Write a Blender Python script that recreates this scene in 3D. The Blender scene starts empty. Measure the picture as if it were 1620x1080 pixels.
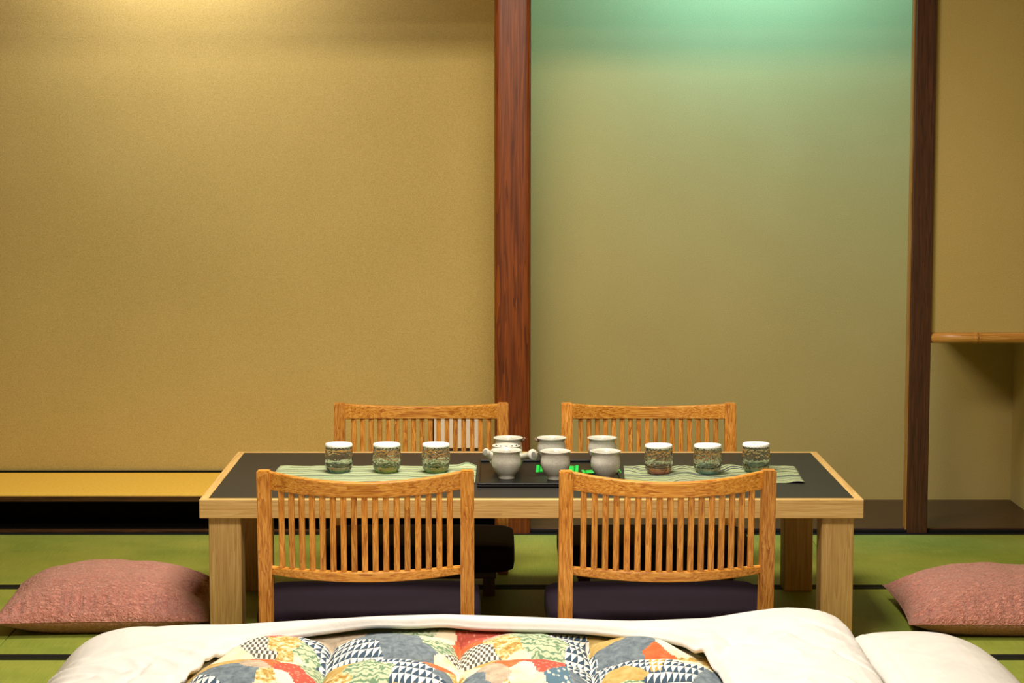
import bpy, bmesh, math, random
from mathutils import Vector, Matrix, noise
PI = math.pi
random.seed(7)
scene = bpy.context.scene
C = scene.collection

# ------------------------------------------------------------------ camera, light, exposure
FPX = 3416.0
cam_d = bpy.data.cameras.new('camera')
cam_d.sensor_fit = 'HORIZONTAL'; cam_d.sensor_width = 36.0
cam_d.lens = 36.0*FPX/1620.0
cam_d.shift_x = 20.0/1620.0
cam_d.clip_end = 60
cam = bpy.data.objects.new('camera', cam_d); C.objects.link(cam)
cam.location = (0, 0, 1.40)
cam.rotation_euler = (PI/2 - math.atan(337.0/FPX), 0, 0)
scene.camera = cam

w = bpy.data.worlds.new('world'); scene.world = w; w.use_nodes = True
w.node_tree.nodes['Background'].inputs[0].default_value = (1.0, 0.93, 0.82, 1)
w.node_tree.nodes['Background'].inputs[1].default_value = 0.02

def area_light(name, loc, rot, size, size_y, power, col):
    l = bpy.data.lights.new(name, 'AREA'); l.shape = 'RECTANGLE'
    l.size = size; l.size_y = size_y; l.energy = power; l.color = col
    o = bpy.data.objects.new(name, l); C.objects.link(o)
    o.location = loc; o.rotation_euler = rot
    return o
# square ceiling light over the table, and one added further forward to light the fronts
area_light('overhead_light', (-0.05, 5.80, 2.40), (0, 0, 0), 0.80, 0.80, 46, (1.0, 0.91, 0.75))
area_light('overhead_light', (-0.05, 3.90, 2.40), (0, 0, 0), 0.80, 0.80, 50, (1.0, 0.94, 0.83))
# hidden strip lamps behind the lintel of each alcove
area_light('alcove_light_left', (-1.15, 7.60, 2.36), (math.radians(16), 0, 0), 0.60, 0.10, 9.0, (0.92, 0.92, 1.0))
area_light('alcove_light_middle', (0.92, 7.58, 2.32), (math.radians(20), 0, 0), 0.80, 0.10, 17, (0.17, 0.55, 1.0))

vs = scene.view_settings
vs.view_transform = 'Standard'; vs.look = 'None'; vs.gamma = 1.0; vs.use_curve_mapping = False
vs.exposure = 0.45

# ------------------------------------------------------------------ helpers
def lin(c):
    return tuple(((v/255.0)/12.92 if v/255.0 <= 0.04045 else ((v/255.0+0.055)/1.055)**2.4) for v in c) + (1.0,)

def link(o, parent=None):
    C.objects.link(o)
    if parent is not None: o.parent = parent
    return o
def setp(o, label=None, cat=None, group=None, kind=None):
    if label: o['label'] = label
    if cat: o['category'] = cat
    if group: o['group'] = group
    if kind: o['kind'] = kind
    return o
def thing(name, label, cat, loc=(0, 0, 0), rotz=0, group=None, kind=None):
    o = bpy.data.objects.new(name, None); C.objects.link(o)
    o.empty_display_size = 0.05
    o.location = loc; o.rotation_euler = (0, 0, rotz)
    return setp(o, label, cat, group, kind)
def mesh_of(bm, name, mat, smooth=False):
    bmesh.ops.recalc_face_normals(bm, faces=bm.faces)
    me = bpy.data.meshes.new(name); bm.to_mesh(me); bm.free()
    for m in (mat if isinstance(mat, (list, tuple)) else [mat]): me.materials.append(m)
    if smooth:
        for p in me.polygons: p.use_smooth = True
    return me
def obj(name, bm, mat, parent=None, smooth=False, loc=None):
    me = bm if isinstance(bm, bpy.types.Mesh) else mesh_of(bm, name, mat, smooth)
    o = bpy.data.objects.new(name, me); link(o, parent)
    if loc: o.location = loc
    return o
def box(bm, x0, x1, y0, y1, z0, z1, bev=0.0, seg=2):
    m = Matrix.Translation(((x0+x1)/2, (y0+y1)/2, (z0+z1)/2)) @ Matrix.Diagonal((x1-x0, y1-y0, z1-z0, 1))
    r = bmesh.ops.create_cube(bm, size=1.0, matrix=m)
    if bev > 0:
        es = list({e for v in r['verts'] for e in v.link_edges})
        bmesh.ops.bevel(bm, geom=es, offset=bev, segments=seg, affect='EDGES', profile=0.5)
    return bm
def bx(*a, **k): return box(bmesh.new(), *a, **k)
def lathe(bm, prof, n=40, loc=(0, 0, 0), mod=None):
    rings = []
    for i, (r, z) in enumerate(prof):
        ring = []
        for k in range(n):
            a = 2*PI*k/n
            rr = r if mod is None else mod(i, r, z, a)
            ring.append(bm.verts.new((loc[0]+rr*math.cos(a), loc[1]+rr*math.sin(a), loc[2]+z)))
        rings.append(ring)
    for A, B in zip(rings, rings[1:]):
        for k in range(n):
            bm.faces.new((A[k], A[(k+1) % n], B[(k+1) % n], B[k]))
    return rings
def tube(bm, pts, rad, n=12, cap=True, closed=False):
    pts = [Vector(p) for p in pts]; rings = []
    for i, p in enumerate(pts):
        if closed: t = pts[(i+1) % len(pts)] - pts[i-1]
        else: t = pts[min(i+1, len(pts)-1)] - pts[max(i-1, 0)]
        t.normalize()
        up = Vector((0, 0, 1)) if abs(t.z) < 0.9 else Vector((1, 0, 0))
        a = t.cross(up).normalized(); b = t.cross(a)
        r = rad[i] if isinstance(rad, (list, tuple)) else rad
        rings.append([bm.verts.new(p + r*(math.cos(2*PI*k/n)*a + math.sin(2*PI*k/n)*b)) for k in range(n)])
    prs = list(zip(rings, rings[1:])) + ([(rings[-1], rings[0])] if closed else [])
    for A, B in prs:
        for k in range(n): bm.faces.new((A[k], A[(k+1) % n], B[(k+1) % n], B[k]))
    if cap and not closed:
        bm.faces.new(rings[0]); bm.faces.new(rings[-1])
    return bm
def prism(bm, pts, z0, z1):
    lo = [bm.verts.new((x, y, z0)) for x, y in pts]; hi = [bm.verts.new((x, y, z1)) for x, y in pts]
    bm.faces.new(lo); bm.faces.new(hi)
    for i in range(len(pts)):
        j = (i+1) % len(pts); bm.faces.new((lo[i], lo[j], hi[j], hi[i]))
    return bm
def lerp_table(tab, x):
    if x <= tab[0][0]: return tab[0][1]
    for (a, b), (c, d) in zip(tab, tab[1:]):
        if x <= c:
            t = (x-a)/(c-a); return b + (d-b)*t
    return tab[-1][1]

# ------------------------------------------------------------------ materials
class NT:
    def __init__(s, name):
        s.m = bpy.data.materials.new(name); s.m.use_nodes = True
        s.t = s.m.node_tree; s.b = s.t.nodes['Principled BSDF']
    def n(s, typ, **kw):
        nd = s.t.nodes.new(typ)
        for k, v in kw.items():
            if isinstance(k, str) and k.startswith('i_'):
                nd.inputs[k[2:].replace('_', ' ')].default_value = v
            else: setattr(nd, k, v)
        return nd
    def l(s, a, b): s.t.links.new(a, b)
    def coord(s, scale=(1, 1, 1), kind='Object'):
        tc = s.n('ShaderNodeTexCoord'); mp = s.n('ShaderNodeMapping'); mp.inputs['Scale'].default_value = scale
        s.l(tc.outputs[kind], mp.inputs[0]); return mp.outputs[0]
    def noise(s, vec, scale, detail=3, rough=0.55, dist=0.0):
        nd = s.n('ShaderNodeTexNoise'); nd.inputs['Scale'].default_value = scale; nd.inputs['Detail'].default_value = detail
        nd.inputs['Roughness'].default_value = rough; nd.inputs['Distortion'].default_value = dist
        if vec is not None: s.l(vec, nd.inputs['Vector'])
        return nd.outputs['Fac']
    def ramp(s, fac, stops, interp='LINEAR'):
        r = s.n('ShaderNodeValToRGB'); r.color_ramp.interpolation = interp
        e = r.color_ramp.elements
        while len(e) < len(stops): e.new(0.5)
        for el, (p, c) in zip(e, stops): el.position = p; el.color = c
        s.l(fac, r.inputs[0]); return r.outputs['Color']
    def mix(s, fac, a, b, mode='MIX'):
        m = s.n('ShaderNodeMix', data_type='RGBA', blend_type=mode)
        for sock, v in ((m.inputs[0], fac), (m.inputs[6], a), (m.inputs[7], b)):
            if isinstance(v, (int, float, tuple)): sock.default_value = v
            else: s.l(v, sock)
        return m.outputs[2]
    def math(s, op, a, b=0.0):
        m = s.n('ShaderNodeMath', operation=op)
        for sock, v in ((m.inputs[0], a), (m.inputs[1], b)):
            if isinstance(v, (int, float)): sock.default_value = v
            else: s.l(v, sock)
        return m.outputs[0]
    def base(s, c, rough=0.6, spec=0.5):
        if isinstance(c, tuple): s.b.inputs['Base Color'].default_value = c
        else: s.l(c, s.b.inputs['Base Color'])
        s.b.inputs['Roughness'].default_value = rough; s.b.inputs['Specular IOR Level'].default_value = spec
        return s
    def bump(s, h, strength=0.3, dist=0.002):
        b = s.n('ShaderNodeBump'); b.inputs['Strength'].default_value = strength; b.inputs['Distance'].default_value = dist
        s.l(h, b.inputs['Height']); s.l(b.outputs[0], s.b.inputs['Normal']); return s

def mat_plain(name, rgb, rough=0.6, spec=0.5, var=0.12, scale=30):
    t = NT(name); v = t.coord(); n = t.noise(v, scale)
    c = lin(rgb); d = tuple(x*(1-var) for x in c[:3]) + (1,); u = tuple(min(1, x*(1+var)) for x in c[:3]) + (1,)
    t.base(t.ramp(n, [(0.3, d), (0.7, u)]), rough, spec); return t.m
def mat_wood(name, dark, mid, light, grain=(1, 1, 14), axis='Z', rough=0.45, spec=0.4, rnd=0.16, scale=9.0, bump=0.25):
    """wood with grain running along one axis, a little different for each piece"""
    t = NT(name)
    k = {'X': (0.035, 1, 1), 'Y': (1, 0.035, 1), 'Z': (1, 1, 0.035)}[axis]
    tc = t.n('ShaderNodeTexCoord'); oi = t.n('ShaderNodeObjectInfo')
    mp = t.n('ShaderNodeMapping'); mp.inputs['Scale'].default_value = tuple(a*scale for a in k)
    sh = t.n('ShaderNodeVectorMath', operation='MULTIPLY_ADD')
    t.l(oi.outputs['Random'], sh.inputs[0]); sh.inputs[1].default_value = (3.1, 2.3, 1.7); t.l(tc.outputs['Object'], sh.inputs[2])
    t.l(sh.outputs[0], mp.inputs[0]); v = mp.outputs[0]
    n1 = t.noise(v, 4.0, 3, 0.5, 0.8); n2 = t.noise(v, 26.0, 4, 0.6, 0.4)
    ring = t.math('FRACT', t.math('MULTIPLY', n1, 9.0))
    f = t.math('ADD', t.math('MULTIPLY', ring, 0.22), t.math('MULTIPLY', n2, 0.84))
    c = t.ramp(f, [(0.34, lin(dark)), (0.53, lin(mid)), (0.74, lin(light))])
    hv = t.n('ShaderNodeHueSaturation'); t.l(c, hv.inputs['Color'])
    t.l(t.math('ADD', t.math('MULTIPLY', oi.outputs['Random'], rnd), 1.0-rnd/2), hv.inputs['Value'])
    t.base(hv.outputs[0], rough, spec); t.bump(f, bump, 0.0008); return t.m

def mat_wall():
    t = NT('ochre_wall'); v = t.coord(); v2 = t.coord((1, 1, 3.0))
    n = t.noise(v, 1.6, 3); g = t.noise(v, 420, 2, 0.7); h = t.noise(v2, 160, 3, 0.6)
    c = t.ramp(n, [(0.35, lin((188, 163, 94))), (0.65, lin((196, 171, 102)))])
    c = t.mix(0.22, c, t.ramp(g, [(0.35, lin((118, 100, 52))), (0.65, lin((246, 226, 160)))]))
    t.base(c, 0.9, 0.15); t.bump(t.math('ADD', g, h), 0.35, 0.0012); return t.m
M = {}
M['wall'] = mat_wall()
def mat_tatami():
    t = NT('tatami_rush'); v = t.coord((3, 160, 1)); v2 = t.coord((30, 30, 1)); v3 = t.coord((150, 5, 1))
    n = t.noise(v, 3.0, 2); b = t.noise(v2, 0.08, 2); q = t.noise(v3, 2.0, 2)
    c = t.ramp(t.math('ADD', t.math('MULTIPLY', n, 0.55), t.math('MULTIPLY', q, 0.45)),
               [(0.32, lin((116, 130, 40))), (0.68, lin((164, 174, 76)))])
    c = t.mix(0.35, c, t.ramp(b, [(0.35, lin((96, 126, 40))), (0.65, lin((176, 172, 80)))]))
    t.base(c, 0.55, 0.35); t.bump(n, 0.35, 0.001); return t.m
M['tatami'] = mat_tatami()
M['heri'] = mat_plain('black_border_cloth', (20, 22, 16), 0.8, 0.2)
M['subfloor'] = mat_plain('dark_subfloor', (24, 20, 14), 0.9, 0.1)
M['ceiling'] = mat_wood('ceiling_board', (150, 112, 66), (176, 138, 88), (196, 160, 108), axis='Y')
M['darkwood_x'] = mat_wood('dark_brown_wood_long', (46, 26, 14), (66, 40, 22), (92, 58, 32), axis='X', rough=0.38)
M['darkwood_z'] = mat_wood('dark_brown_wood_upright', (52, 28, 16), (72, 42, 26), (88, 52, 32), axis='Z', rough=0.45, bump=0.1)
M['pillarwood'] = mat_wood('red_brown_pillar_wood', (84, 38, 12), (114, 54, 16), (142, 72, 22), axis='Z', rough=0.42, scale=5.0, bump=0.1, rnd=0.0)
M['lit_edge_node'] = mat_wood('lit_edge_and_node_wood', (150, 102, 44), (170, 120, 54), (186, 138, 68), axis='Z')  # amber tone: painted lamplight on the post side, own colour on the bamboo node
M['goza'] = mat_plain('straw_mat', (240, 196, 76), 0.6, 0.3, 0.08, 90)
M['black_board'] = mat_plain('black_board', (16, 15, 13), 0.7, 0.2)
M['oak_x'] = mat_wood('orange_oak_long', (158, 90, 22), (204, 136, 46), (228, 168, 80), axis='X')
M['oak_z'] = mat_wood('orange_oak_upright', (150, 84, 20), (198, 130, 44), (224, 162, 76), axis='Z', rnd=0.30)
M['pale_x'] = mat_wood('pale_timber_long', (196, 152, 86), (216, 174, 106), (230, 192, 126), axis='X', rnd=0.03, bump=0.1)
M['pale_y'] = mat_wood('pale_timber_deep', (196, 152, 86), (216, 174, 106), (230, 192, 126), axis='Y', rnd=0.03, bump=0.1)
M['pale_z'] = mat_wood('pale_timber_upright', (180, 138, 78), (200, 158, 94), (216, 178, 114), axis='Z', rnd=0.03, bump=0.15)
M['laminate'] = mat_plain('charcoal_laminate', (42, 39, 36), 0.5, 0.35, 0.06, 200)
M['lacquer'] = mat_plain('black_lacquer', (13, 12, 13), 0.38, 0.4, 0.05)
def mat_purple():
    t = NT('purple_black_cloth'); v = t.coord(); n = t.noise(v, 500, 2)
    t.base(t.ramp(n, [(0.3, lin((24, 14, 26))), (0.7, lin((36, 22, 38)))]), 0.85, 0.2)
    t.b.inputs['Sheen Weight'].default_value = 0.0; t.bump(n, 0.3, 0.001); return t.m
M['purple'] = mat_purple()
def mat_pink():
    t = NT('pink_crinkled_silk'); v = t.coord((1.0, 1.5, 1.0))
    n = t.noise(v, 95, 3, 0.6, 1.2); n2 = t.noise(v, 28, 2, 0.5, 0.8)
    c = t.ramp(n, [(0.3, lin((186, 106, 90))), (0.7, lin((230, 154, 134)))])
    t.base(c, 0.36, 0.6); t.b.inputs['Sheen Weight'].default_value = 0.25
    t.bump(t.math('ADD', n, t.math('MULTIPLY', n2, 0.7)), 1.0, 0.012); return t.m
M['pink'] = mat_pink()
def mat_white_cloth():
    t = NT('white_cotton'); v = t.coord(); n = t.noise(v, 9, 4, 0.6, 0.6); g = t.noise(v, 700, 2)
    t.base(t.ramp(n, [(0.3, lin((216, 211, 206))), (0.7, lin((228, 223, 218)))]), 0.85, 0.2)
    t.bump(t.math('ADD', n, t.math('MULTIPLY', g, 0.05)), 0.3, 0.012); return t.m
M['cotton'] = mat_white_cloth()
def mat_glaze():
    t = NT('grey_white_glaze'); v = t.coord(); n = t.noise(v, 260, 3, 0.7); b = t.noise(v, 22, 3)
    c = t.ramp(b, [(0.3, lin((196, 192, 176))), (0.7, lin((228, 226, 214)))])
    c = t.mix(0.18, c, t.ramp(n, [(0.36, lin((120, 112, 92))), (0.55, lin((226, 224, 212)))]))
    t.base(c, 0.22, 0.5); t.bump(b, 0.1, 0.002); return t.m
M['glaze'] = mat_glaze()
M['glaze_mark'] = mat_plain('blue_grey_brush_mark', (70, 76, 88), 0.3)
M['glaze_shade'] = mat_plain('grey_hollow_glaze', (138, 136, 130), 0.4)
M['glaze_in'] = mat_plain('inner_glaze', (186, 182, 168), 0.3)
M['clay'] = mat_plain('bare_clay', (150, 118, 100), 0.7)
M['paper'] = mat_plain('white_paper', (250, 250, 246), 0.8, 0.2, 0.02)
M['foil'] = mat_plain('bright_green_foil', (16, 190, 66), 0.3, 0.5, 0.1)
M['white_plastic'] = mat_plain('white_plastic', (226, 220, 208), 0.4, 0.4, 0.02)
M['dark_plastic'] = mat_plain('dark_plastic', (44, 38, 32), 0.5, 0.3, 0.05)
M['bamboo'] = mat_wood('bamboo_skin', (184, 124, 54), (206, 146, 70), (222, 168, 92), axis='X', rough=0.35, bump=0.05)
M['wall_plaster'] = M['wall']
def mat_glass(name, rgb, base_z, rough_bump):
    t = NT(name); v = t.coord()
    tc = t.n('ShaderNodeTexCoord'); sep = t.n('ShaderNodeSeparateXYZ'); t.l(tc.outputs['Object'], sep.inputs[0])
    mr = t.n('ShaderNodeMapRange'); t.l(sep.outputs['Z'], mr.inputs[0]); mr.inputs[1].default_value = 0.006; mr.inputs[2].default_value = base_z
    c = t.mix(mr.outputs[0], lin(rgb), (0.97, 0.98, 0.95, 1))
    t.base(c, 0.03, 0.5); t.b.inputs['Transmission Weight'].default_value = 1.0; t.b.inputs['IOR'].default_value = 1.45
    t.bump(t.noise(v, 90, 1, 0.4, 0.2), rough_bump*0.5, 0.002); return t.m
def mat_stripe(name, c0, c1, c2, f):
    t = NT(name); tc = t.n('ShaderNodeTexCoord'); sep = t.n('ShaderNodeSeparateXYZ'); t.l(tc.outputs['UV'], sep.inputs[0])
    a = t.math('FRACT', t.math('MULTIPLY', sep.outputs['Y'], f)); b = t.math('FRACT', t.math('MULTIPLY', sep.outputs['Y'], f*0.37))
    c = t.ramp(a, [(0.0, lin(c1)), (0.26, lin(c0)), (0.55, lin(c2)), (0.70, lin(c0))], 'CONSTANT')
    d = t.ramp(b, [(0.0, lin((40, 62, 34))), (0.10, (1, 1, 1, 1))], 'CONSTANT')
    c = t.mix(1.0, c, d, 'MULTIPLY')
    n = t.noise(t.coord((1, 1, 1), 'Object'), 420, 2)
    t.base(t.mix(0.18, c, t.ramp(n, [(0.3, (0, 0, 0, 1)), (0.7, (1, 1, 1, 1))])), 0.9, 0.1); t.bump(n, 0.3, 0.001); return t.m
M['stripe_pale'] = mat_stripe('pale_green_striped_cloth', (180, 190, 140), (92, 122, 76), (142, 164, 112), 8.0)
M['stripe_dark'] = mat_stripe('green_striped_cloth', (164, 174, 120), (40, 62, 34), (96, 124, 72), 7.0)

# ---- quilt prints
def uvw(t):
    tc = t.n('ShaderNodeTexCoord'); sep = t.n('ShaderNodeSeparateXYZ'); t.l(tc.outputs['Object'], sep.inputs[0])
    return sep.outputs['X'], sep.outputs['Y'], tc.outputs['Object']
def print_tri(name, col, size=0.0150):
    t = NT(name); x, y, o = uvw(t)
    wx = t.math('MULTIPLY', t.math('SUBTRACT', t.noise(o, 9, 2), 0.5), 0.03)
    fx = t.math('FRACT', t.math('DIVIDE', t.math('ADD', x, wx), size)); fy = t.math('FRACT', t.math('DIVIDE', t.math('SUBTRACT', y, wx), size*2.4))
    a = t.math('LESS_THAN', fy, fx)
    c = t.mix(a, lin((236, 232, 220)), lin(col)); t.base(c, 0.85, 0.2); return t.m
def print_check(name):
    t = NT(name); x, y, o = uvw(t)
    v = t.n('ShaderNodeTexChecker'); v.inputs['Scale'].default_value = 1; v.inputs['Color1'].default_value = lin((232, 226, 210)); v.inputs['Color2'].default_value = lin((96, 90, 80))
    t.l(t.coord((160, 75, 0)), v.inputs['Vector']); t.base(v.outputs[0], 0.85, 0.2); return t.m
def print_noise(name, stops, scale, dist=0.5, detail=3, stretch=(1, 1, 1)):
    t = NT(name); n = t.noise(t.coord(stretch), scale, detail, 0.6, dist)
    t.base(t.ramp(n, [(p, lin(c)) for p, c in stops]), 0.85, 0.2); return t.m
def print_wave(name):
    t = NT(name); wv = t.n('ShaderNodeTexWave', wave_type='BANDS', bands_direction='Y'); wv.inputs['Scale'].default_value = 11; wv.inputs['Distortion'].default_value = 9
    wv.inputs['Detail'].default_value = 1.5; wv.inputs['Detail Scale'].default_value = 3.2
    t.l(t.coord((2.0, 1.2, 1)), wv.inputs['Vector'])
    c = t.ramp(wv.outputs['Fac'], [(0.15, lin((112, 140, 110))), (0.4, lin((168, 184, 150))), (0.85, lin((196, 202, 168)))])
    t.base(c, 0.85, 0.2); return t.m
def print_dots(name, bg, fg, scale):
    t = NT(name); v = t.n('ShaderNodeTexVoronoi'); v.inputs['Scale'].default_value = scale; t.l(t.coord((1, 0.6, 0)), v.inputs['Vector'])
    t.base(t.ramp(v.outputs['Distance'], [(0.25, lin(fg)), (0.4, lin(bg))]), 0.85, 0.2); return t.m
QNAMES = ['red', 'check', 'cream', 'yellow', 'green', 'tri', 'triy', 'blue', 'mustard', 'taupe', 'orange', 'dots']
QM = [print_dots('red_floral_print', (188, 86, 70), (212, 134, 110), 120), print_check('grey_check_print'),
      print_noise('cream_print', [(0.4, (238, 228, 204)), (0.7, (226, 206, 160))], 14),
      print_noise('yellow_floral_print', [(0.38, (232, 222, 184)), (0.5, (206, 174, 100)), (0.62, (166, 128, 62))], 70),
      print_wave('green_wave_print'), print_tri('navy_triangle_print', (62, 82, 102)), print_tri('gold_triangle_print', (190, 158, 84)),
      print_noise('slate_blue_print', [(0.35, (96, 108, 118)), (0.7, (132, 144, 150))], 60),
      print_noise('mustard_print', [(0.35, (182, 148, 78)), (0.7, (206, 178, 116))], 50),
      print_noise('taupe_print', [(0.35, (172, 152, 128)), (0.7, (206, 188, 164))], 45),
      print_noise('orange_print', [(0.35, (200, 98, 54)), (0.7, (214, 126, 80))], 40),
      print_dots('blue_dot_print', (92, 122, 140), (214, 214, 200), 90)]

# ------------------------------------------------------------------ room shell
YF = 7.407            # front plane of the alcoves
YB = 8.0              # back wall of the middle and right alcoves
YL = 7.915            # back wall of the left alcove
XL, XR, YN, ZC = -3.0, 2.6, -1.4, 2.48
def struct(name, bm, mat, label, cat, parent=None):
    o = obj(name, bm, mat, parent)
    return setp(o, label, cat, None, 'structure')

floor = struct('floor', bx(XL, XR, YN, YB+0.1, -0.10, -0.030), M['subfloor'], 'tatami floor of green rush mats with black cloth borders', 'floor')
# tatami mats, laid in rows that run along the alcoves; seams between rows at 6.522 and 5.631
rows = [YF-0.002-0.885*k for k in range(0, 11)]
ml = 1.91
mat_me = {}
def tatami(x0, x1, y0, y1):
    key = (round(x1-x0, 3), round(y1-y0, 3))
    if key not in mat_me:
        wd, dp = x1-x0, y1-y0
        m1 = mesh_of(bx(0, wd, 0, dp, -0.030, 0.0, bev=0.002, seg=1), 'tatami_mat', M['tatami'])
        m2 = mesh_of(bx(0, wd, 0, 0.030, -0.004, 0.0012, bev=0.0005, seg=1), 'border_strip', M['heri'])
        mat_me[key] = (m1, m2)
    m1, m2 = mat_me[key]
    o = obj('tatami_mat', m1, None, floor, loc=(x0, y0, 0))
    for yy in (0.0, y1-y0-0.030):
        obj('border_strip', m2, None, o, loc=(0, yy, 0))
for r in range(len(rows)-1):
    y1, y0 = rows[r]-0.0015, rows[r+1]+0.0015
    for k, x0 in enumerate((-2.75, -0.84, 1.07) if r % 2 == 0 else (-2.95, -1.36, 0.55, 2.46)):
        tatami(x0+0.001, min((-1.361 if x0 < -2.9 else x0+ml-0.001), XR-0.01), y0, y1)

struct('ceiling', bx(XL, XR, YN, YB+0.1, ZC, ZC+0.05), M['ceiling'], 'plain wooden ceiling above the room', 'ceiling')
struct('wall_left', bx(XL-0.1, XL, YN, YB+0.1, -0.1, ZC), M['wall'], 'plain ochre side wall beyond the left picture edge', 'wall')
struct('wall_right', bx(XR, XR+0.1, YN, YB+0.1, -0.1, ZC), M['wall'], 'plain ochre side wall beyond the right picture edge', 'wall')
struct('wall_front', bx(XL, XR, YN-0.1, YN, -0.1, ZC), M['wall'], 'plain ochre wall behind the viewer', 'wall')
struct('wall_back_left', bx(XL, 0.02, YL, YB+0.1, 0.0, ZC), M['wall'], 'ochre textured wall of the left alcove above the straw platform', 'wall')
struct('wall_back', bx(0.09, 1.915, YB, YB+0.1, 0.0, ZC), M['wall'], 'ochre textured back wall of the alcove tinted green by its lamp', 'wall')
struct('wall_partition', bx(0.02, 0.09, YF+0.10, YB+0.1, 0.0, ZC), M['wall'], 'narrow partition wall hidden behind the red brown pillar', 'wall')
struct('wall_alcove_side', bx(1.915, XR, YF+0.03, YB+0.1, 0.0, ZC), M['wall'], 'ochre side wall closing the low recess on the right', 'wall')
# hanging wall above the bamboo rail, upper walls above the lintel
struct('wall_hanging', bx(1.485, XR, YF+0.005, YF+0.065, 0.700, ZC), M['wall'], 'ochre hanging wall above the bamboo rail', 'wall')
struct('added_recess_shade', bx(1.56, 1.915, YF+0.065, YB, 0.705, 0.725), M['wall'], 'unseen board added behind the hanging wall to shade the low recess', 'wall')  # unseen board, added to keep lamp light out of the recess
struct('wall_upper', bx(XL, 1.416, YF+0.02, YF+0.07, 1.93, ZC), M['wall'], 'ochre wall strip above the alcove lintel', 'wall')
struct('trim_1', bx(XL, 1.416, YF, YF+0.09, 1.86, 1.93, bev=0.003), M['darkwood_x'], 'dark wooden lintel beam across the alcove openings', 'trim')

# pillar and slim post
def pillar_bm():
    bm = bmesh.new(); pts = []
    hw, r = 0.0625, 0.020
    for cx, cy, a0 in ((hw-r, hw-r, 0), (-(hw-r), hw-r, 90), (-(hw-r), -(hw-r), 180), (hw-r, -(hw-r), 270)):
        for k in range(7):
            a = math.radians(a0+15*k); pts.append((cx+r*math.cos(a), cy+r*math.sin(a)))
    return prism(bm, pts, 0.0, ZC)
pil = obj('pillar', pillar_bm(), M['pillarwood'], smooth=False, loc=(0.0455, YF+0.045, 0.0))
setp(pil, 'thick red brown wooden pillar between the two alcoves', 'pillar', None, 'structure')
post = thing('alcove_post', 'slim dark brown wooden post beside the bamboo rail', 'post', (1.45, YF+0.02, 0), kind='structure')
obj('shaft', bx(-0.034, 0.035, -0.032, 0.030, 0.0, ZC, bev=0.002), M['darkwood_z'], post)
obj('painted_lit_strip', bx(-0.039, -0.0345, -0.012, 0.030, 0.0, ZC), M['lit_edge_node'], post)  # pale strip stands in for the lamp-lit side face of the post

# wooden floor of the middle and right alcoves
af = thing('alcove_floor', 'dark brown polished board floor of the alcove behind the table', 'alcove floor', (0, 0, 0), kind='structure')
obj('floor_board', bx(0.108, 1.915, YF+0.012, YB, 0.0, 0.015, bev=0.001, seg=1), M['darkwood_x'], af)
obj('front_sill', bx(0.108, 2.55, YF-0.001, YF+0.012, 0.0, 0.011, bev=0.001, seg=1), M['black_board'], af)
# low straw-topped platform of the left alcove, open underneath
pf = thing('alcove_platform', 'low platform with yellow straw top and dark lip under the left wall', 'platform', (0, 0, 0), kind='structure')
obj('straw_top', bx(XL, 0.018, YF+0.006, YL-0.016, 0.118, 0.134, bev=0.003), M['goza'], pf)
obj('lip_board', bx(XL, -0.02, YF, YF+0.035, 0.110, 0.1285, bev=0.002), M['darkwood_x'], pf)
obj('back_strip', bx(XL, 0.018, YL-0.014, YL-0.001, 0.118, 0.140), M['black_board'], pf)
obj('back_board', bx(XL, 0.018, YF+0.30, YF+0.32, 0.0, 0.117), M['black_board'], pf)  # board in the void, its shade put into the black colour
obj('floor_plate', bx(XL, -0.02, YF+0.022, YF+0.29, -0.02, 0.004), M['black_board'], pf)  # blackened likewise for the shade under the platform
obj('sill', bx(XL, -0.02, YF, YF+0.02, 0.0, 0.012, bev=0.002, seg=1), M['darkwood_x'], pf)

# bamboo rail under the hanging wall
br = thing('bamboo_rail', 'golden bamboo rail along the bottom of the hanging wall', 'rail', (0, 0, 0), kind='structure')
bm = bmesh.new()
xs = [1.486, 1.630, 1.641, 1.644, 1.650, 1.656, 1.659, 1.670, 1.9, 2.59]
rs = [0.0185, 0.0185, 0.0192, 0.0205, 0.0182, 0.0202, 0.0192, 0.0186, 0.0186, 0.0186]
tube(bm, [(x, YF+0.010, 0.6815) for x in xs], rs, 24)
obj('culm', bm, M['bamboo'], br, smooth=True)
bm = bmesh.new(); tube(bm, [(1.6465, YF+0.010, 0.6815), (1.6535, YF+0.010, 0.6815)], 0.0194, 24)
obj('node_ring', bm, M['lit_edge_node'], br)

# ------------------------------------------------------------------ table
TZ, TX0, TX1, TY0, TY1 = 0.410, -0.805, 0.977, 5.72, 6.585
tb = thing('low_table', 'long low table with charcoal top and pale wooden edging and legs', 'table', ((TX0+TX1)/2, (TY0+TY1)/2, 0))
hx, hy, e = (TX1-TX0)/2, (TY1-TY0)/2, 0.022
obj('top_panel', bx(-hx+e, hx-e, -hy+e, hy-e, 0.385, TZ-0.0006), M['laminate'], tb)
def edge(pts, mat):
    bm = prism(bmesh.new(), pts, 0.359, TZ)
    bmesh.ops.bevel(bm, geom=list(bm.edges), offset=0.0012, segments=1, affect='EDGES')
    obj('edge_rail', bm, mat, tb)
edge([(-hx, -hy), (hx, -hy), (hx-e, -hy+e), (-hx+e, -hy+e)], M['pale_x'])
edge([(-hx, hy), (hx, hy), (hx-e, hy-e), (-hx+e, hy-e)], M['pale_x'])
edge([(-hx, -hy), (-hx, hy), (-hx+e, hy-e), (-hx+e, -hy+e)], M['pale_y'])
edge([(hx, -hy), (hx, hy), (hx-e, hy-e), (hx-e, -hy+e)], M['pale_y'])
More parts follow.
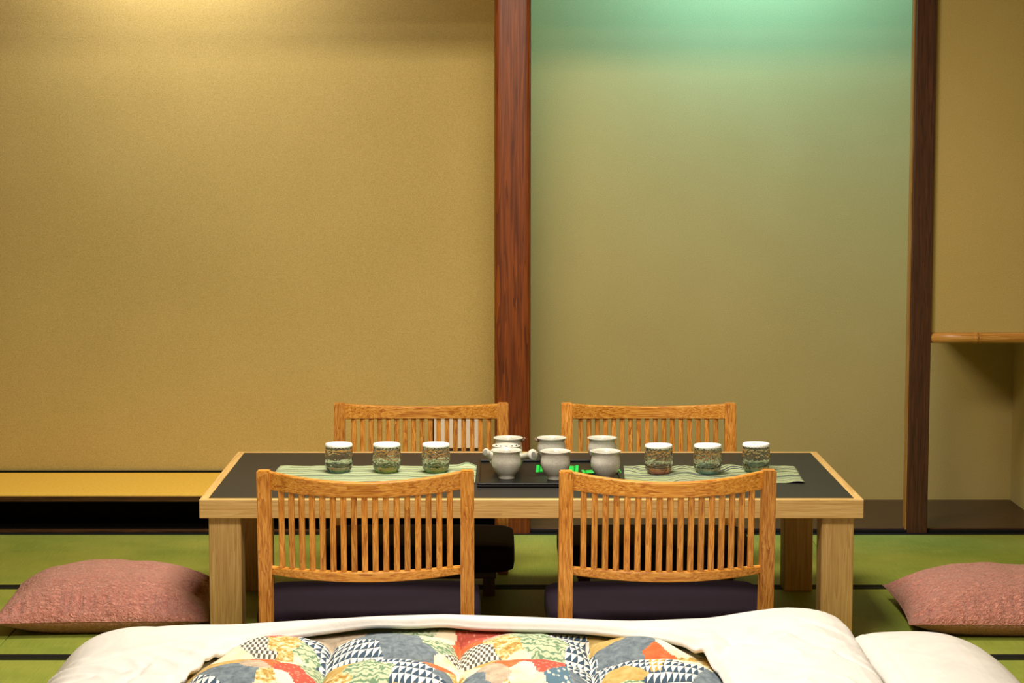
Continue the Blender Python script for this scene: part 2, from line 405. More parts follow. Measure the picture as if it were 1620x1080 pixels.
leg_me = mesh_of(bx(-0.0435, 0.0435, -0.0435, 0.0435, 0.0, 0.3588, bev=0.003), 'leg', M['pale_z'])
for sx in (-1, 1):
    obj('leg', leg_me, None, tb, loc=(sx*(hx-0.0655), -hy+0.062, 0))
    obj('leg', leg_me, None, tb, loc=(sx*(hx-0.0695), hy-0.083, 0))

# ------------------------------------------------------------------ low slatted chairs
BOW, DIP, HA = 0.072, 0.017, 0.240
def rec(z): return -0.085*max(0.0, z-0.17)
def q(x): return 1-(x/HA)**2
def rail_bm(ztop, zbot, th, dip):
    bm = bmesh.new(); N = 28; rings = []
    for i in range(N+1):
        x = -HA-0.004 + (2*HA+0.008)*i/N; k = max(0, q(x))
        zt, zb = ztop(k), zbot(k); y = -BOW*k
        ring = []
        for yy, zz in ((-th/2, zb+0.002), (-th/2+0.002, zb), (th/2-0.002, zb), (th/2, zb+0.002), (th/2, zt-0.003), (th/2-0.003, zt), (-th/2+0.003, zt), (-th/2, zt-0.003)):
            ring.append(bm.verts.new((x, y+yy+rec(zz), zz)))
        rings.append(ring)
    for A, B in zip(rings, rings[1:]):
        for j in range(8): bm.faces.new((A[j], A[(j+1) % 8], B[(j+1) % 8], B[j]))
    bm.faces.new(rings[0]); bm.faces.new(rings[-1])
    return bm
def post_bm():
    bm = bmesh.new(); d = 0.021; prof = [(-d, 0), (d-0.004, 0), (d, 0.17), (d-0.004+rec(0.539), 0.539), (-d+rec(0.539), 0.539), (-d, 0.17)]
    L = [bm.verts.new((-0.0175, y, z)) for y, z in prof]; R = [bm.verts.new((0.0175, y, z)) for y, z in prof]
    bm.faces.new(L); bm.faces.new(R)
    for i in range(6):
        j = (i+1) % 6; bm.faces.new((L[i], L[j], R[j], R[i]))
    bmesh.ops.bevel(bm, geom=list(bm.edges), offset=0.003, segments=2, affect='EDGES')
    return bm
def slat_bm():
    bm = bmesh.new(); N = 4; rings = []
    for i in range(N+1):
        z = 0.279 + (0.497-0.279)*i/N; a, b = 0.0074, 0.0062
        rings.append([bm.verts.new((xx, yy+rec(z), z)) for xx, yy in ((-a, -b+.0015), (-a+.0015, -b), (a-.0015, -b), (a, -b+.0015), (a, b-.0015), (a-.0015, b), (-a+.0015, b), (-a, b-.0015))])
    for A, B in zip(rings, rings[1:]):
        for j in range(8): bm.faces.new((A[j], A[(j+1) % 8], B[(j+1) % 8], B[j]))
    bm.faces.new(rings[0]); bm.faces.new(rings[-1]); return bm
def seat_bm():
    # thick box cushion, softly rounded, slightly crowned
    bm = bmesh.new(); N = 20; x1, y0, y1, z0, z1 = 0.292, 0.030, 0.405, 0.081, 0.166
    def P(u, v, w_):
        # rounded box by superellipsoid warp
        n = 10.0
        s = (abs(u)**n + abs(v)**n + abs(w_)**n)**(1/n)
        u, v, w_ = u/s, v/s, w_/s
        z = (z0+z1)/2 + w_*(z1-z0)/2 + (0.008*(1-u*u)*(1-v*v) if w_ > 0 else 0)
        return (u*x1, (y0+y1)/2 + v*(y1-y0)/2, z)
    cube = bmesh.ops.create_grid(bm, x_segments=N, y_segments=N, size=1.0)
    bm.free(); bm = bmesh.new(); vd = {}
    def V(a, b, c):
        k = (round(a, 4), round(b, 4), round(c, 4))
        if k not in vd: vd[k] = bm.verts.new(P(a, b, c))
        return vd[k]
    g = [math.sin(PI/2*(-1+2*i/N)) for i in range(N+1)]
    h = [-1, -0.8, -0.4, 0, 0.4, 0.8, 1]
    for i in range(N):
        for j in range(N):
            for c in (-1, 1): bm.faces.new((V(g[i], g[j], c), V(g[i+1], g[j], c), V(g[i+1], g[j+1], c), V(g[i], g[j+1], c)))
        for k in range(6):
            for c in (-1, 1):
                bm.faces.new((V(g[i], c, h[k]), V(g[i+1], c, h[k]), V(g[i+1], c, h[k+1]), V(g[i], c, h[k+1])))
                bm.faces.new((V(c, g[i], h[k]), V(c, g[i+1], h[k]), V(c, g[i+1], h[k+1]), V(c, g[i], h[k+1])))
    return bm
CH = {'post': mesh_of(post_bm(), 'post', M['oak_z']), 'slat': mesh_of(slat_bm(), 'slat', M['oak_z']),
      'top_rail': mesh_of(rail_bm(lambda k: 0.536-DIP*k, lambda k: 0.489-0.009*k, 0.022, 1), 'top_rail', M['oak_x']),
      'lower_rail': mesh_of(rail_bm(lambda k: 0.288, lambda k: 0.268-0.006*k, 0.024, 0), 'lower_rail', M['oak_x']),
      'seat': mesh_of(seat_bm(), 'seat_cushion', M['purple'], True),
      'frame': mesh_of(bx(-0.238, 0.238, 0.022, 0.36, 0.058, 0.0815, bev=0.003), 'seat_frame', M['darkwood_x']),  # dark wood puts the shade under the table into the colour
      'leg': mesh_of(bx(-0.018, 0.018, -0.018, 0.018, 0.0, 0.081, bev=0.002), 'leg', M['darkwood_z'])}  # legs darkened likewise, shade below the seat painted in
def chair(label, loc, rotz):
    t = thing('slat_back_chair', label, 'chair', loc, rotz, 'low slat back chairs around the table')
    for s in (-1, 1):
        obj('post', CH['post'], None, t, loc=(s*0.2575, 0, 0))
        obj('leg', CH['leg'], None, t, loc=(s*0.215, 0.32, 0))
    obj('top_rail', CH['top_rail'], None, t); obj('lower_rail', CH['lower_rail'], None, t)
    for k in range(17):
        x = -0.2133 + 0.02666*k
        obj('slat', CH['slat'], None, t, loc=(x, -BOW*q(x), 0))
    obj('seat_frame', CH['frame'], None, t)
    obj('seat_cushion', CH['seat'], None, t)
    return t
chair('low oak slat back chair, near side of table, left, back towards viewer', (-0.3395, 5.445, 0), math.radians(0.8))
chair('low oak slat back chair, near side of table, right, back towards viewer', (0.4255, 5.445, 0), math.radians(2.0))
chair('low oak slat back chair across the table, left, in front of the pillar', (-0.2465, 6.725, 0), PI)
chair('low oak slat back chair across the table, right of the pillar', (0.4705, 6.725, 0), PI)

# ------------------------------------------------------------------ cloth runners on the table
def runner(label, corners, mat, amp, bumps, seed):
    """corners: near-left, near-right, far-right, far-left on the table top"""
    NX, NY = 90, 40; bm = bmesh.new(); uvl = bm.loops.layers.uv.new('UVMap'); vs_ = []
    nl, nr, fr, fl = [Vector((a, b, 0)) for a, b in corners]
    ctr = (nl+nr+fr+fl)/4
    for j in range(NY+1):
        for i in range(NX+1):
            u, v = i/NX, j/NY
            p = (nl*(1-u)+nr*u)*(1-v) + (fl*(1-u)+fr*u)*v - ctr
            n = noise.noise(Vector((p.x*9+seed, p.y*7, seed)))
            z = 0.0016 + amp*max(0, n+0.15)*0.9 + amp*0.5*max(0, noise.noise(Vector((p.x*24, p.y*14+seed, 3))))
            for (bx_, by_, r, h) in bumps:
                z += h*math.exp(-((p.x+ctr.x-bx_)**2+(p.y+ctr.y-by_)**2)/(r*r))
            p.y += 0.004*math.sin(u*23+seed)
            vs_.append((bm.verts.new((p.x, p.y, z)), u, v))
    W = NX+1
    for j in range(NY):
        for i in range(NX):
            ids = (j*W+i, j*W+i+1, (j+1)*W+i+1, (j+1)*W+i)
            f = bm.faces.new([vs_[k][0] for k in ids])
            for lp, k in zip(f.loops, ids): lp[uvl].uv = (vs_[k][1], vs_[k][2] + amp*(4.0*math.sin(vs_[k][1]*17+seed)+2.5*math.sin(vs_[k][1]*41+seed*2)))
    o = obj('table_runner', bm, mat, None, True, loc=(ctr.x, ctr.y, TZ))
    md = o.modifiers.new('thick', 'SOLIDIFY'); md.thickness = 0.0012; md.offset = 1
    return setp(o, label, 'cloth', 'striped cloths under the glasses')
runner('pale green striped cloth under the three glasses left of the tray', [(-0.655, 5.985), (-0.068, 5.985), (-0.066, 6.285), (-0.645, 6.285)], M['stripe_pale'], 0.004, [(-0.095, 6.265, 0.022, 0.012)], 1.3)
runner('rumpled dark and pale green striped cloth right of the tray', [(0.352, 5.985), (0.856, 5.985), (0.866, 6.275), (0.365, 6.285)], M['stripe_dark'], 0.010, [(0.41, 6.25, 0.03, 0.004), (0.69, 6.24, 0.03, 0.006), (0.53, 6.27, 0.02, 0.004)], 5.1)

# ------------------------------------------------------------------ tumblers with paper covers
def resample(prof, n):
    out = []
    for a, b in zip(prof, prof[1:]):
        for k in range(n): out.append((a[0]+(b[0]-a[0])*k/n, a[1]+(b[1]-a[1])*k/n))
    return out + [prof[-1]]
def glass_prof():
    out = [(0.0005, 0.0), (0.026, 0.0), (0.031, 0.002), (0.0365, 0.010), (0.0398, 0.022), (0.0408, 0.034), (0.0403, 0.048), (0.0385, 0.066), (0.0368, 0.0800)]
    inn = [(0.0352, 0.0800), (0.0368, 0.066), (0.0384, 0.048), (0.0388, 0.034), (0.0372, 0.024), (0.031, 0.0165), (0.0005, 0.0145)]
    return out[:2] + resample(out[2:], 10) + inn
def facet_fn(dimple, seed):
    def f(i, r, z, a):
        if i < 2 or i >= 63: return r
        k = max(0.0, 1-z/0.03)
        r2 = r*(1+0.03*k*math.cos(14*a))
        if 0.012 < z < 0.078: r2 += dimple*0.0036*noise.noise(Vector((math.cos(a)*8, math.sin(a)*8, z*200+seed)))
        return r2
    return f
def glass(label, x, y, tint, bump, z=TZ+0.005, zc=0.020):
    t = thing('glass_tumbler', label, 'glass', (x, y, z), 0.3*random.random(), 'tumblers with paper covers on the striped cloths')
    bm = bmesh.new(); lathe(bm, glass_prof(), 112, mod=facet_fn(bump, x*10))
    obj('glass_body', bm, mat_glass('tumbler_glass', tint, zc, bump*0.5), t, True)
    bm = bmesh.new(); n = 96
    rr = [(0.0003, 0.0822), (0.030, 0.0824), (0.0372, 0.0820), (0.0384, 0.0806), (0.0390, 0.0770), (0.0398, 0.0735)]
    def scal(i, r, zz, a): return r*(1+(0.012*math.cos(24*a) if i >= 4 else 0.004*math.cos(24*a) if i == 3 else 0))
    rings = lathe(bm, rr, n, mod=scal)
    for k, v in enumerate(rings[-1]): v.co.z += 0.0018*math.cos(24*2*PI*k/n)
    o = obj('paper_cover', bm, M['paper'], t, True)
    md = o.modifiers.new('thick', 'SOLIDIFY'); md.thickness = 0.0005
glass('blue-based tumbler with white paper cover, leftmost on the table', -0.463, 6.165, (70, 150, 190), 0.15)
glass('green-tinted hammered tumbler with white paper cover, second from the left', -0.325, 6.165, (110, 180, 100), 0.6)
glass('green-tinted tumbler with white paper cover, between the second tumbler and the tray', -0.183, 6.165, (90, 170, 100), 0.55)
glass('mauve-based tumbler with white paper cover, first right of the tray', 0.458, 6.145, (170, 90, 110), 0.45)
glass('pale blue hammered tumbler with white paper cover, second right of the tray', 0.599, 6.145, (90, 160, 205), 0.6)
glass('teal-based tumbler with white paper cover, rightmost on the table', 0.741, 6.170, (40, 130, 145), 0.2)

# ------------------------------------------------------------------ tray, cups, teapot, packets
TRX0, TRX1, TRY0, TRY1 = -0.062, 0.346, 5.915, 6.345
tr = thing('serving_tray', 'square black lacquer tray in the middle of the table', 'tray', ((TRX0+TRX1)/2, (TRY0+TRY1)/2, TZ))
tx, ty = (TRX1-TRX0)/2, (TRY1-TRY0)/2
obj('tray_base', bx(-tx, tx, -ty, ty, 0.0005, 0.0055, bev=0.001, seg=1), M['lacquer'], tr)
for a in ((-tx, tx, -ty, -ty+0.007), (-tx, tx, ty-0.007, ty), (-tx, -tx+0.007, -ty+0.007, ty-0.007), (tx-0.007, tx, -ty+0.007, ty-0.007)):
    obj('rim', bx(*a, 0.0055, 0.0125, bev=0.002), M['lacquer'], tr)
ZT = TZ + 0.0055
cup_out = [(0.0005, 0.0), (0.022, 0.0), (0.0235, 0.003), (0.0225, 0.009), (0.027, 0.014), (0.036, 0.025), (0.0415, 0.040), (0.0418, 0.052), (0.0392, 0.064), (0.0376, 0.070), (0.0390, 0.0755), (0.0432, 0.0795), (0.0438, 0.0812)]
cup_in = [(0.0425, 0.0822), (0.0395, 0.0800), (0.0352, 0.0745), (0.0345, 0.068), (0.0375, 0.055), (0.037, 0.040), (0.030, 0.022), (0.016, 0.013), (0.0005, 0.012)]
cup_me = None
def cup(label, x, y, rot, lugs):
    global cup_me
    t = thing('tea_cup', label, 'cup', (x, y, ZT), rot, 'grey white glazed cups on the tray')
    if cup_me is None:
        bm = bmesh.new(); lathe(bm, cup_out+cup_in, 48); cup_me = mesh_of(bm, 'cup_body', M['glaze'], True)
    obj('cup_body', cup_me, None, t)
    if lugs:
        for s in lugs:
            bm = bmesh.new()
            tube(bm, [(s*0.036, 0, 0.071), (s*0.046, 0, 0.0735), (s*0.0495, 0, 0.0790), (s*0.047, 0, 0.0815)], [0.004, 0.0045, 0.0035, 0.002], 10)
            obj('lug', bm, M['clay'], t, True)
cup('grey white glazed cup, front row left, in front of the teapot', 0.020, 6.035, 0.0, ())
cup('grey white glazed cup, middle of the front row, green packet behind', 0.158, 6.020, 0.4, ())
cup('grey white glazed cup, right end of the front row', 0.299, 6.020, 0.8, ())
cup('grey white glazed cup, back row left, behind the teapot', 0.026, 6.283, 0.0, (1,))
cup('grey white glazed cup, middle of the back row', 0.154, 6.283, 0.0, (-1,))
cup('grey white glazed cup, right end of the back row', 0.302, 6.283, 0.0, ())

tp = thing('teapot', 'small grey white teapot with side handle between two cups on the tray', 'teapot', (0.020, 6.158, ZT+0.0004))
bm = bmesh.new()
lathe(bm, [(0.0005, 0.0), (0.028, 0.0), (0.030, 0.003), (0.040, 0.012), (0.0485, 0.030), (0.0495, 0.045), (0.046, 0.060), (0.040, 0.069), (0.0385, 0.073), (0.036, 0.073), (0.036, 0.066), (0.0005, 0.066)], 48)
obj('pot_body', bm, M['glaze'], tp, True)
bm = bmesh.new()
lathe(bm, [(0.0005, 0.0715), (0.035, 0.0715), (0.0405, 0.0735), (0.0415, 0.0755), (0.0395, 0.0775), (0.032, 0.0795), (0.020, 0.0820), (0.010, 0.0835), (0.0005, 0.084)], 40)
lid = obj('lid', bm, M['glaze'], tp, True)
for k in range(7):
    a0 = -2.6 + k*0.46; bm = bmesh.new()
    tube(bm, [(0.036*math.cos(a0+j*0.06), 0.036*math.sin(a0+j*0.06), 0.0785+0.0006*math.sin(j*2+k)) for j in range(5)], [0.0008, 0.0022, 0.0026, 0.002, 0.0006], 6)
    obj('brush_mark', bm, M['glaze_mark'], lid, True)
bm = bmesh.new(); d = Vector((0.62, -0.74, 0.22)).normalized()
s0 = Vector((0.028, -0.028, 0.045)); L = 0.078
pts = [s0 + d*L*t_ for t_ in (0, 0.3, 0.55, 0.78, 0.9, 0.97, 1.0)]
tube(bm, pts, [0.0105, 0.0095, 0.0095, 0.0115, 0.0145, 0.0165, 0.0155], 20)
hd = obj('handle', bm, M['glaze'], tp, True)
bm = bmesh.new(); tube(bm, [s0+d*(L+0.0003), s0+d*(L+0.0010)], [0.0085, 0.007], 18); obj('handle_hollow', bm, M['glaze_shade'], hd)
bm = bmesh.new(); sp0 = Vector((-0.034, -0.016, 0.040)); sp = [Vector((-0.034, -0.010, 0.040)), Vector((-0.046, -0.018, 0.050)), Vector((-0.054, -0.026, 0.058)), Vector((-0.060, -0.034, 0.063))]
tube(bm, sp, [0.015, 0.011, 0.0095, 0.0105], 18)
so = obj('spout', bm, M['glaze'], tp, True)
sd = (sp[3]-sp[2]).normalized()
bm = bmesh.new(); tube(bm, [sp[3]+sd*0.0002, sp[3]+sd*0.0009], [0.0068, 0.006], 16); obj('spout_hole', bm, M['glaze_shade'], so)

def packet(label, x, y, rz, ln, dp, h, tilt):
    t = thing('tea_packet', label, 'packet', (x, y, ZT+0.0005), rz, 'green packets on the tray')
    bm = bmesh.new(); N = 12; grid = []
    for sgn in (1, -1):
        g = []
        for j in range(7):
            for i in range(N+1):
                u, v = -1+2*i/N, -1+2*j/6
                zz = h/2 + sgn*h/2*(1-abs(u)**3)*(1-v*v)**0.5
                g.append(bm.verts.new((u*ln/2*0.86, v*dp/2, zz + tilt*(v+1)*0.5)))
        grid.append(g)
    W = N+1
    for g in grid:
        for j in range(6):
            for i in range(N): bm.faces.new((g[j*W+i], g[j*W+i+1], g[(j+1)*W+i+1], g[(j+1)*W+i]))
    bmesh.ops.remove_doubles(bm, verts=bm.verts, dist=0.0002)
    obj('pouch', bm, M['foil'], t, True)
    for s in (-1, 1):
        bm = bmesh.new(); n = 6
        lo = []; hi = []
        for k in range(n+1):
            yy = -dp/2*1.05 + dp*1.05*k/n; z = h/2 + tilt*(yy/dp+0.5)
            lo.append((bm.verts.new((s*ln/2*0.85, yy*0.95, z-0.0008)), bm.verts.new((s*ln/2*0.85, yy*0.95, z+0.0008))))
            hi.append((bm.verts.new((s*ln/2*(1.0 if k % 2 else 0.985), yy, z-0.0006)), bm.verts.new((s*ln/2*(1.0 if k % 2 else 0.985), yy, z+0.0006))))
        for k in range(n):
            bm.faces.new((lo[k][0], lo[k+1][0], hi[k+1][0], hi[k][0])); bm.faces.new((lo[k][1], lo[k+1][1], hi[k+1][1], hi[k][1]))
            bm.faces.new((hi[k][0], hi[k+1][0], hi[k+1][1], hi[k][1])); bm.faces.new((lo[k][0], lo[k+1][0], lo[k+1][1], lo[k][1]))
        obj('crimped_end', bm, M['foil'], t)
packet('bright green packet lying behind the middle front cup', 0.166, 6.130, math.radians(-4), 0.122, 0.050, 0.012, 0.012)
packet('bright green packet lying behind the right front cup', 0.2925, 6.128, math.radians(5), 0.112, 0.040, 0.007, 0.003)

# ------------------------------------------------------------------ white appliance on the platform
hb = thing('white_box_appliance', 'white box standing on the platform behind the far left chair', 'appliance', (-0.152, 7.78, 0.1342))
obj('body', bx(-0.085, 0.085, -0.05, 0.05, 0.114, 0.228, bev=0.006), M['white_plastic'], hb)
obj('base', bx(-0.085, 0.085, -0.05, 0.05, 0.0, 0.104, bev=0.004), M['white_plastic'], hb)
obj('slot', bx(-0.082, 0.082, -0.046, 0.046, 0.102, 0.116), M['dark_plastic'], hb)
obj('side_band', bx(-0.094, -0.0855, -0.048, 0.048, 0.0, 0.226, bev=0.002), M['dark_plastic'], hb)

# ------------------------------------------------------------------ floor cushions
def floor_cushion(label, loc, rotz, W, D, T, seed):
    t = thing('floor_cushion', label, 'cushion', loc, rotz, 'pink floor cushions beside the table')
    N = 96; bm = bmesh.new(); zs = 0.044
    def outline(u, v):
        # square with slightly drawn-in sides and pointed corners
        k = 0.045
        return (u*(1-k*(1-v*v)*abs(u)**2)*W/2, v*(1-k*(1-u*u)*abs(v)**2)*D/2)
    def fall(u): return max(0.0, 1-abs(u)**2.6)**0.62
    top = {}; bot = {}
    g = [math.sin(PI/2*(-1+2*i/N)) for i in range(N+1)]
    for j in range(N+1):
        for i in range(N+1):
            u, v = g[i], g[j]; x, y = outline(u, v)
            f = fall(u)*fall(v)
            eu, ev = 1-abs(u), 1-abs(v); ed = min(eu, ev); along = x if ev < eu else y
            ple = 0.5+0.5*math.sin(along*190 + 3*noise.noise(Vector((along*20, seed, 0))))
            pl = 0.032*max(0.0, noise.noise(Vector((along*9, seed+3, 1)))+0.45)*ple*math.exp(-((ed-0.15)/0.13)**2)*min(1, f*3)
            wr = 0.007*noise.noise(Vector((x*14, y*14, seed)))*f
            top[i, j] = bm.verts.new((x, y, zs+(T-zs)*f - pl + wr))
            if i in (0, N) or j in (0, N): bot[i, j] = top[i, j]
            else: bot[i, j] = bm.verts.new((x*(1-0.02*f), y*(1-0.02*f), max(0.001, zs-(zs+0.03)*f)))
    for j in range(N):
        for i in range(N):
            bm.faces.new((top[i, j], top[i+1, j], top[i+1, j+1], top[i, j+1]))
            bm.faces.new((bot[i, j], bot[i, j+1], bot[i+1, j+1], bot[i+1, j]))
    obj('cushion_body', bm, M['pink'], t, True)
    pts = []
    for k in range(4):
        for i in range(0, N, 2):
            u = g[i]
            pts.append({0: (u, -1), 1: (1, u), 2: (-u, 1), 3: (-1, -u)}[k])
    bm = bmesh.new(); tube(bm, [(*outline(u, v), zs) for u, v in pts], 0.0016, 6, closed=True)
    obj('seam', bm, M['pink'], t, True)
floor_cushion('plump pink floor cushion left of the table, fully in view', (-1.118, 6.115, 0), math.radians(3), 0.60, 0.53, 0.150, 2.0)
floor_cushion('plump pink floor cushion right of the table, cut by the picture edge', (1.425, 6.075, 0), math.radians(-2), 0.58, 0.52, 0.150, 9.0)

# ------------------------------------------------------------------ bedding
CREST = [(-1.135, 0.0), (-1.092, 0.060), (-1.053, 0.112), (-1.014, 0.147), (-0.97, 0.167), (-0.906, 0.181), (-0.706, 0.193), (-0.475, 0.206), (-0.291, 0.218), (-0.138, 0.223),
         (0.092, 0.214), (0.323, 0.205), (0.52, 0.211), (0.614, 0.226), (0.705, 0.236), (0.782, 0.233), (0.828, 0.214), (0.846, 0.194), (0.858, 0.155), (0.868, 0.0)]
YC = 5.15
def EY(y):
    if y > YC: return max(0.0, 1-((y-YC)/0.212)**2.4)**0.55
    if y > 4.25: return 1-0.04*min(1, (YC-y)/0.3)
    return 0.96*max(0.0, 1-((4.25-y)/0.30)**2.4)**0.5
def smooth_tab(tab, x, h=0.008):
    return sum(lerp_table(tab, x+d*h)*w_ for d, w_ in ((-1, .25), (0, .5), (1, .25)))
def HB(x, y): return smooth_tab(CREST, x, 0.025 if x < 0.79 else 0.008)*EY(y)
def se(cx, cy, a, b, n, th):
    c_, s_ = math.cos(th), math.sin(th)
    r = (abs(c_)**n + abs(s_)**n)**(-1/n)
    return cx+a*r*c_, cy+b*r*s_
qt = thing('comforter', 'thick comforter in white cover with oval opening showing patchwork quilting', 'bedding', (-0.12, 4.65, 0))
OX, OY = -0.12, 4.65
def wrinkle(x, y):
    n = 0.0
    v = Vector((x*3.0, y*8.0, 0.3))
    n += 0.011*noise.noise(v + Vector((2*noise.noise(v*0.7), 0, 0)))
    v = Vector(((x*0.8+y*0.6)*16, (y*0.8-x*0.6)*5, 7.0))
    r = 1-abs(noise.noise(v)); n += 0.014*(r**6)*(0.5+noise.noise(Vector((x*4, y*4, 9))))*max(0.0, min(1.0, (5.06-y)/0.10))
    # pinched fold on the right
    dx, dy = x-0.545, y-4.93; rr = math.hypot(dx, dy); a = math.atan2(dy, dx)
    n += -0.016*math.exp(-(rr/0.035)**2) + 0.006*math.cos(5*a+0.6)*math.exp(-((rr-0.07)/0.06)**2)
    # long crease on the hump, and a few on the left flank
    for (x0, y0, x1, y1, wd, dp) in ((0.66, 4.98, 0.85, 4.62, 0.010, 0.012), (0.70, 5.06, 0.80, 4.96, 0.008, 0.009), (0.59, 4.78, 0.67, 4.70, 0.008, 0.009),
                                     (-0.97, 4.90, -0.70, 5.05, 0.012, 0.007), (-1.0, 4.72, -0.78, 4.86, 0.014, 0.008), (-0.84, 4.6, -0.80, 4.9, 0.010, 0.006)):
        ex, ey = x1-x0, y1-y0; l2 = ex*ex+ey*ey; t_ = max(0, min(1, ((x-x0)*ex+(y-y0)*ey)/l2))
        d_ = math.hypot(x-x0-t_*ex, y-y0-t_*ey); n -= dp*math.exp(-(d_/wd)**2)*math.sin(PI*min(1, max(0, t_*0.9+0.05)))
    return n
bm = bmesh.new(); NTH, NR = 520, 84; rings = []
for i in range(NR+1):
    r = (i/NR)
    ring = []
    for k in range(NTH):
        th = 2*PI*k/NTH
        ax, ay = se(-0.108, 4.56, 0.602, 0.572, 3.6, th); bx_, by_ = se(-0.1335, 4.655, 1.0005, 0.703, 8.0, th)
        x, y = ax+(bx_-ax)*r, ay+(by_-ay)*r
        h = HB(x, y)
        z = h + wrinkle(x, y)*min(1, h/0.08)
        # hem dips to the quilt and rolls
        z -= 0.018*math.exp(-(r/0.030)**2)
        ring.append(bm.verts.new((x-OX, y-OY, max(0.013, z))))
    rings.append(ring)
for A, B in zip(rings, rings[1:]):
    for k in range(NTH): bm.faces.new((A[k], A[(k+1) % NTH], B[(k+1) % NTH], B[k]))
cv = obj('cover', bm, M['cotton'], qt, True)
if cv.data.polygons[len(cv.data.polygons)//2].normal.z < 0: cv.data.flip_normals()
md = cv.modifiers.new('thick', 'SOLIDIFY'); md.thickness = 0.010; md.offset = -1
cv['label'] = 'white cotton cover'

SEEDS = {
 'red': [(-0.554,5.091), (-0.453,4.739), (-0.468,4.773), (-0.053,5.098), (-0.023,5.098), (0.100,4.779), (0.086,4.820)],
 'check': [(-0.572,4.977), (-0.537,4.927), (-0.074,4.977), (-0.041,4.952), (-0.015,4.915)],
 'cream': [(-0.628,4.897), (-0.610,4.927), (-0.472,4.909), (-0.492,4.849), (-0.476,4.717), (-0.152,5.085), (-0.123,4.897), (-0.079,4.808), (0.037,4.921), (0.054,4.762), (0.045,4.683), (0.070,4.694), (0.379,5.091), (0.417,4.989), (0.417,4.855), (0.184,4.656)],
 'yellow': [(-0.510,4.989), (-0.499,4.915), (-0.516,4.694), (-0.492,4.650), (-0.097,4.797), (-0.376,4.717), (-0.357,4.683), (0.010,5.021), (0.015,4.964), (0.022,4.661), (0.432,4.891)],
 'green': [(-0.451,4.958), (-0.427,4.879), (-0.429,4.820), (-0.191,5.117), (-0.129,5.040), (-0.321,4.779), (-0.283,4.739), (-0.301,4.683), (0.060,5.065), (0.089,4.989), (0.134,4.989), (0.110,4.927), (0.350,5.098), (0.401,5.052), (0.279,4.672)],
 'tri': [(-0.412,5.065), (-0.402,4.989), (-0.402,4.897), (-0.367,5.027), (-0.334,4.977), (-0.301,4.927), (-0.381,4.915), (-0.679,4.683), (-0.662,4.717), (-0.245,4.832), (-0.216,4.832), (-0.178,4.773), (-0.141,4.717), (-0.197,4.717), (0.174,5.065), (0.181,4.977), (0.186,4.867), (0.193,4.779), (0.216,4.820), (0.249,4.849), (0.328,4.773), (0.384,4.762), (0.365,4.694), (0.425,4.739)],
 'triy': [(-0.193,4.672), (0.349,4.773), (-0.230,4.867)],
 'blue': [(-0.610,4.751), (-0.578,4.717), (-0.633,4.762), (-0.300,5.078), (-0.228,5.040), (-0.199,4.952), (-0.244,4.958), (-0.121,4.762), (-0.049,4.717), (-0.035,4.683), (0.268,4.989), (0.313,5.002), (0.322,4.903), (0.285,4.903), (0.462,4.717), (0.178,4.734)],
 'mustard': [(-0.586,4.849), (-0.604,4.820), (-0.639,4.808), (-0.369,4.808), (-0.035,4.837), (0.253,5.059), (0.269,4.739), (0.297,4.739)],
 'taupe': [(-0.556,4.797), (-0.396,5.104), (-0.374,5.117), (-0.008,5.078), (-0.010,4.773), (-0.011,4.717)],
 'orange': [(-0.527,4.820), (-0.545,4.832), (-0.082,5.065), (-0.145,4.867), (-0.133,4.832), (0.014,4.814), (0.026,4.797), (0.378,4.909), (0.368,4.927)],
 'dots': [(-0.416,4.672), (0.138,4.728), (0.144,4.672)]}
seeds = [(x, y, QNAMES.index(k)) for k, v in SEEDS.items() for x, y in v]
rng = random.Random(3)
for gy in range(7):
    for gx in range(14):
        seeds.append((-0.72+0.095*gx+rng.uniform(-.03, .03), 4.60-0.085*gy+rng.uniform(-.025, .025), rng.randrange(12)))
from collections import defaultdict
cellmap = defaultdict(list)
for s_ in seeds: cellmap[(int(math.floor(s_[0]/0.1)), int(math.floor(s_[1]/0.1)))].append(s_)
def patch(x, y):
    x += 0.008*noise.noise(Vector((x*18, y*18, 0))); y += 0.010*noise.noise(Vector((x*18, y*18, 5)))
    a, b = int(math.floor(x/0.1)), int(math.floor(y/0.1)); best = (9e9, 2)
    for i in (-2, -1, 0, 1, 2):
        for j in (-2, -1, 0, 1, 2):
            for sx, sy, k in cellmap.get((a+i, b+j), ()):
                d_ = (sx-x)**2 + ((sy-y)*0.8)**2
                if d_ < best[0]: best = (d_, k)
    return best[1]
PX0, PW, PY0, PD = -0.712, 0.3085, 5.160, 0.250
def quilt_z(x, y):
    fx = ((x-PX0)/PW) % 1.0; fy = ((PY0-y)/PD) % 1.0
    sx, sy = 1-(2*fx-1)**2, 1-(2*fy-1)**2
    pf_ = (sx**0.55)*(sy**0.55)*0.75 + 0.25*(sx*sy)**0.25
    z = 0.134 + 0.066*pf_ + 0.003*noise.noise(Vector((x*25, y*25, 2)))
    # the quilting runs up under the hem of the cover
    F = (abs((x+0.106)/0.628)**3.6 + abs((y-4.56)/0.598)**3.6)**(1/3.6)
    k = max(0.0, min(1.0, (F-0.915)/0.075)); k = k*k*(3-2*k)
    return z*(1-k) + (HB(x, y)-0.036)*k
bm = bmesh.new(); st = 0.0042; x0, x1, y0, y1 = -0.745, 0.53, 3.955, 5.165
NXq, NYq = int((x1-x0)/st), int((y1-y0)/st)
vq = {}
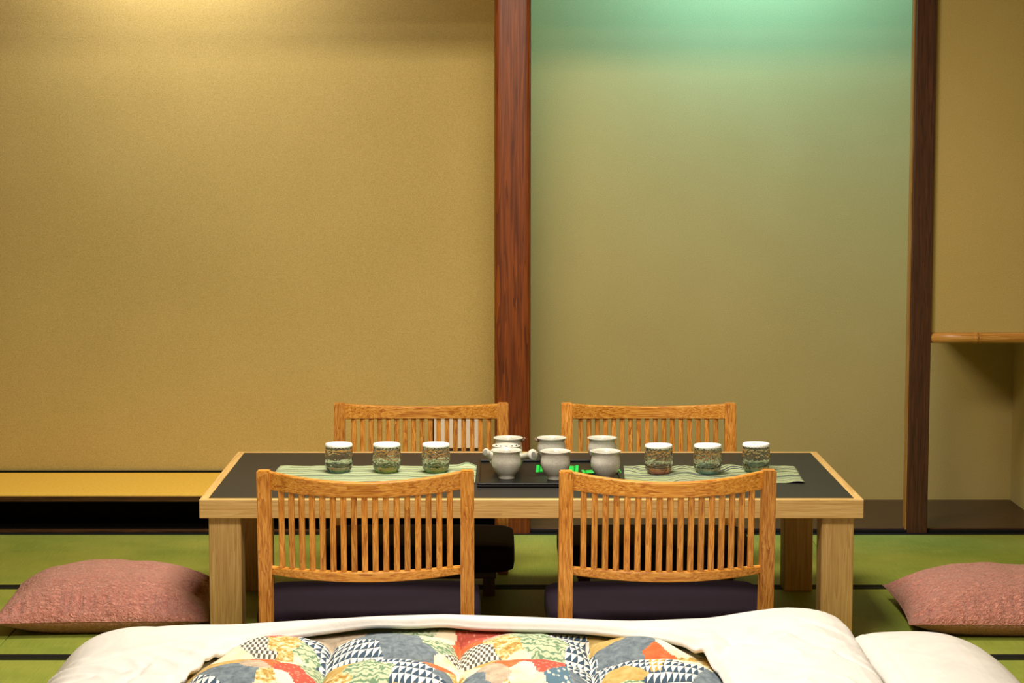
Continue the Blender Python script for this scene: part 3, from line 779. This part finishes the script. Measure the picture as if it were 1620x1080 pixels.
def vert(i, j):
    if (i, j) not in vq:
        x, y = x0+i*st, y0+j*st; vq[i, j] = bm.verts.new((x-OX, y-OY, quilt_z(x, y)))
    return vq[i, j]
for j in range(NYq):
    for i in range(NXq):
        x, y = x0+(i+.5)*st, y0+(j+.5)*st
        if (abs((x+0.106)/0.628)**3.6 + abs((y-4.56)/0.598)**3.6) > 1: continue
        f = bm.faces.new((vert(i, j), vert(i+1, j), vert(i+1, j+1), vert(i, j+1))); f.material_index = patch(x, y)
quilt = obj('quilt', bm, QM, qt, True)
quilt['label'] = 'patchwork print quilting'

# second white bulge to the right
CR2 = [(0.858, 0.165), (0.866, 0.182), (0.89, 0.197), (0.92, 0.203), (0.982, 0.206), (1.04, 0.204), (1.089, 0.197), (1.152, 0.172), (1.2, 0.134), (1.24, 0.076), (1.265, 0.032), (1.29, 0.0)]
bm = bmesh.new(); NX2, NY2 = 110, 150; vv = {}
for j in range(NY2+1):
    for i in range(NX2+1):
        x = 0.858 + (1.29-0.858)*i/NX2; yq = 4.0 + 1.36*j/NY2
        # rounded plan
        mid = (0.858+1.29)/2; hwx = (1.29-0.858)/2
        k = max(0.0, (x-mid)/hwx); y = 4.68 + (yq-4.68)*(1-0.06*k**4)
        h = smooth_tab(CR2, x, 0.003 if x < 0.89 else 0.022)*max(0.0, 1-abs((yq-4.68)/0.68)**4.5)**0.5
        h += 0.004*noise.noise(Vector((x*5, y*6, 4)))*min(1, h/0.08)
        vv[i, j] = bm.verts.new((x-1.03, y-4.68, max(0.012, h)))
for j in range(NY2):
    for i in range(NX2): bm.faces.new((vv[i, j], vv[i+1, j], vv[i+1, j+1], vv[i, j+1]))
dv = obj('folded_duvet', bm, M['cotton'], None, True, loc=(1.03, 4.68, 0))
if dv.data.polygons[0].normal.z < 0: dv.data.flip_normals()
md = dv.modifiers.new('thick', 'SOLIDIFY'); md.thickness = 0.010; md.offset = -1
setp(dv, 'smooth plump plain white duvet fold at the right end of the patchwork comforter', 'bedding')
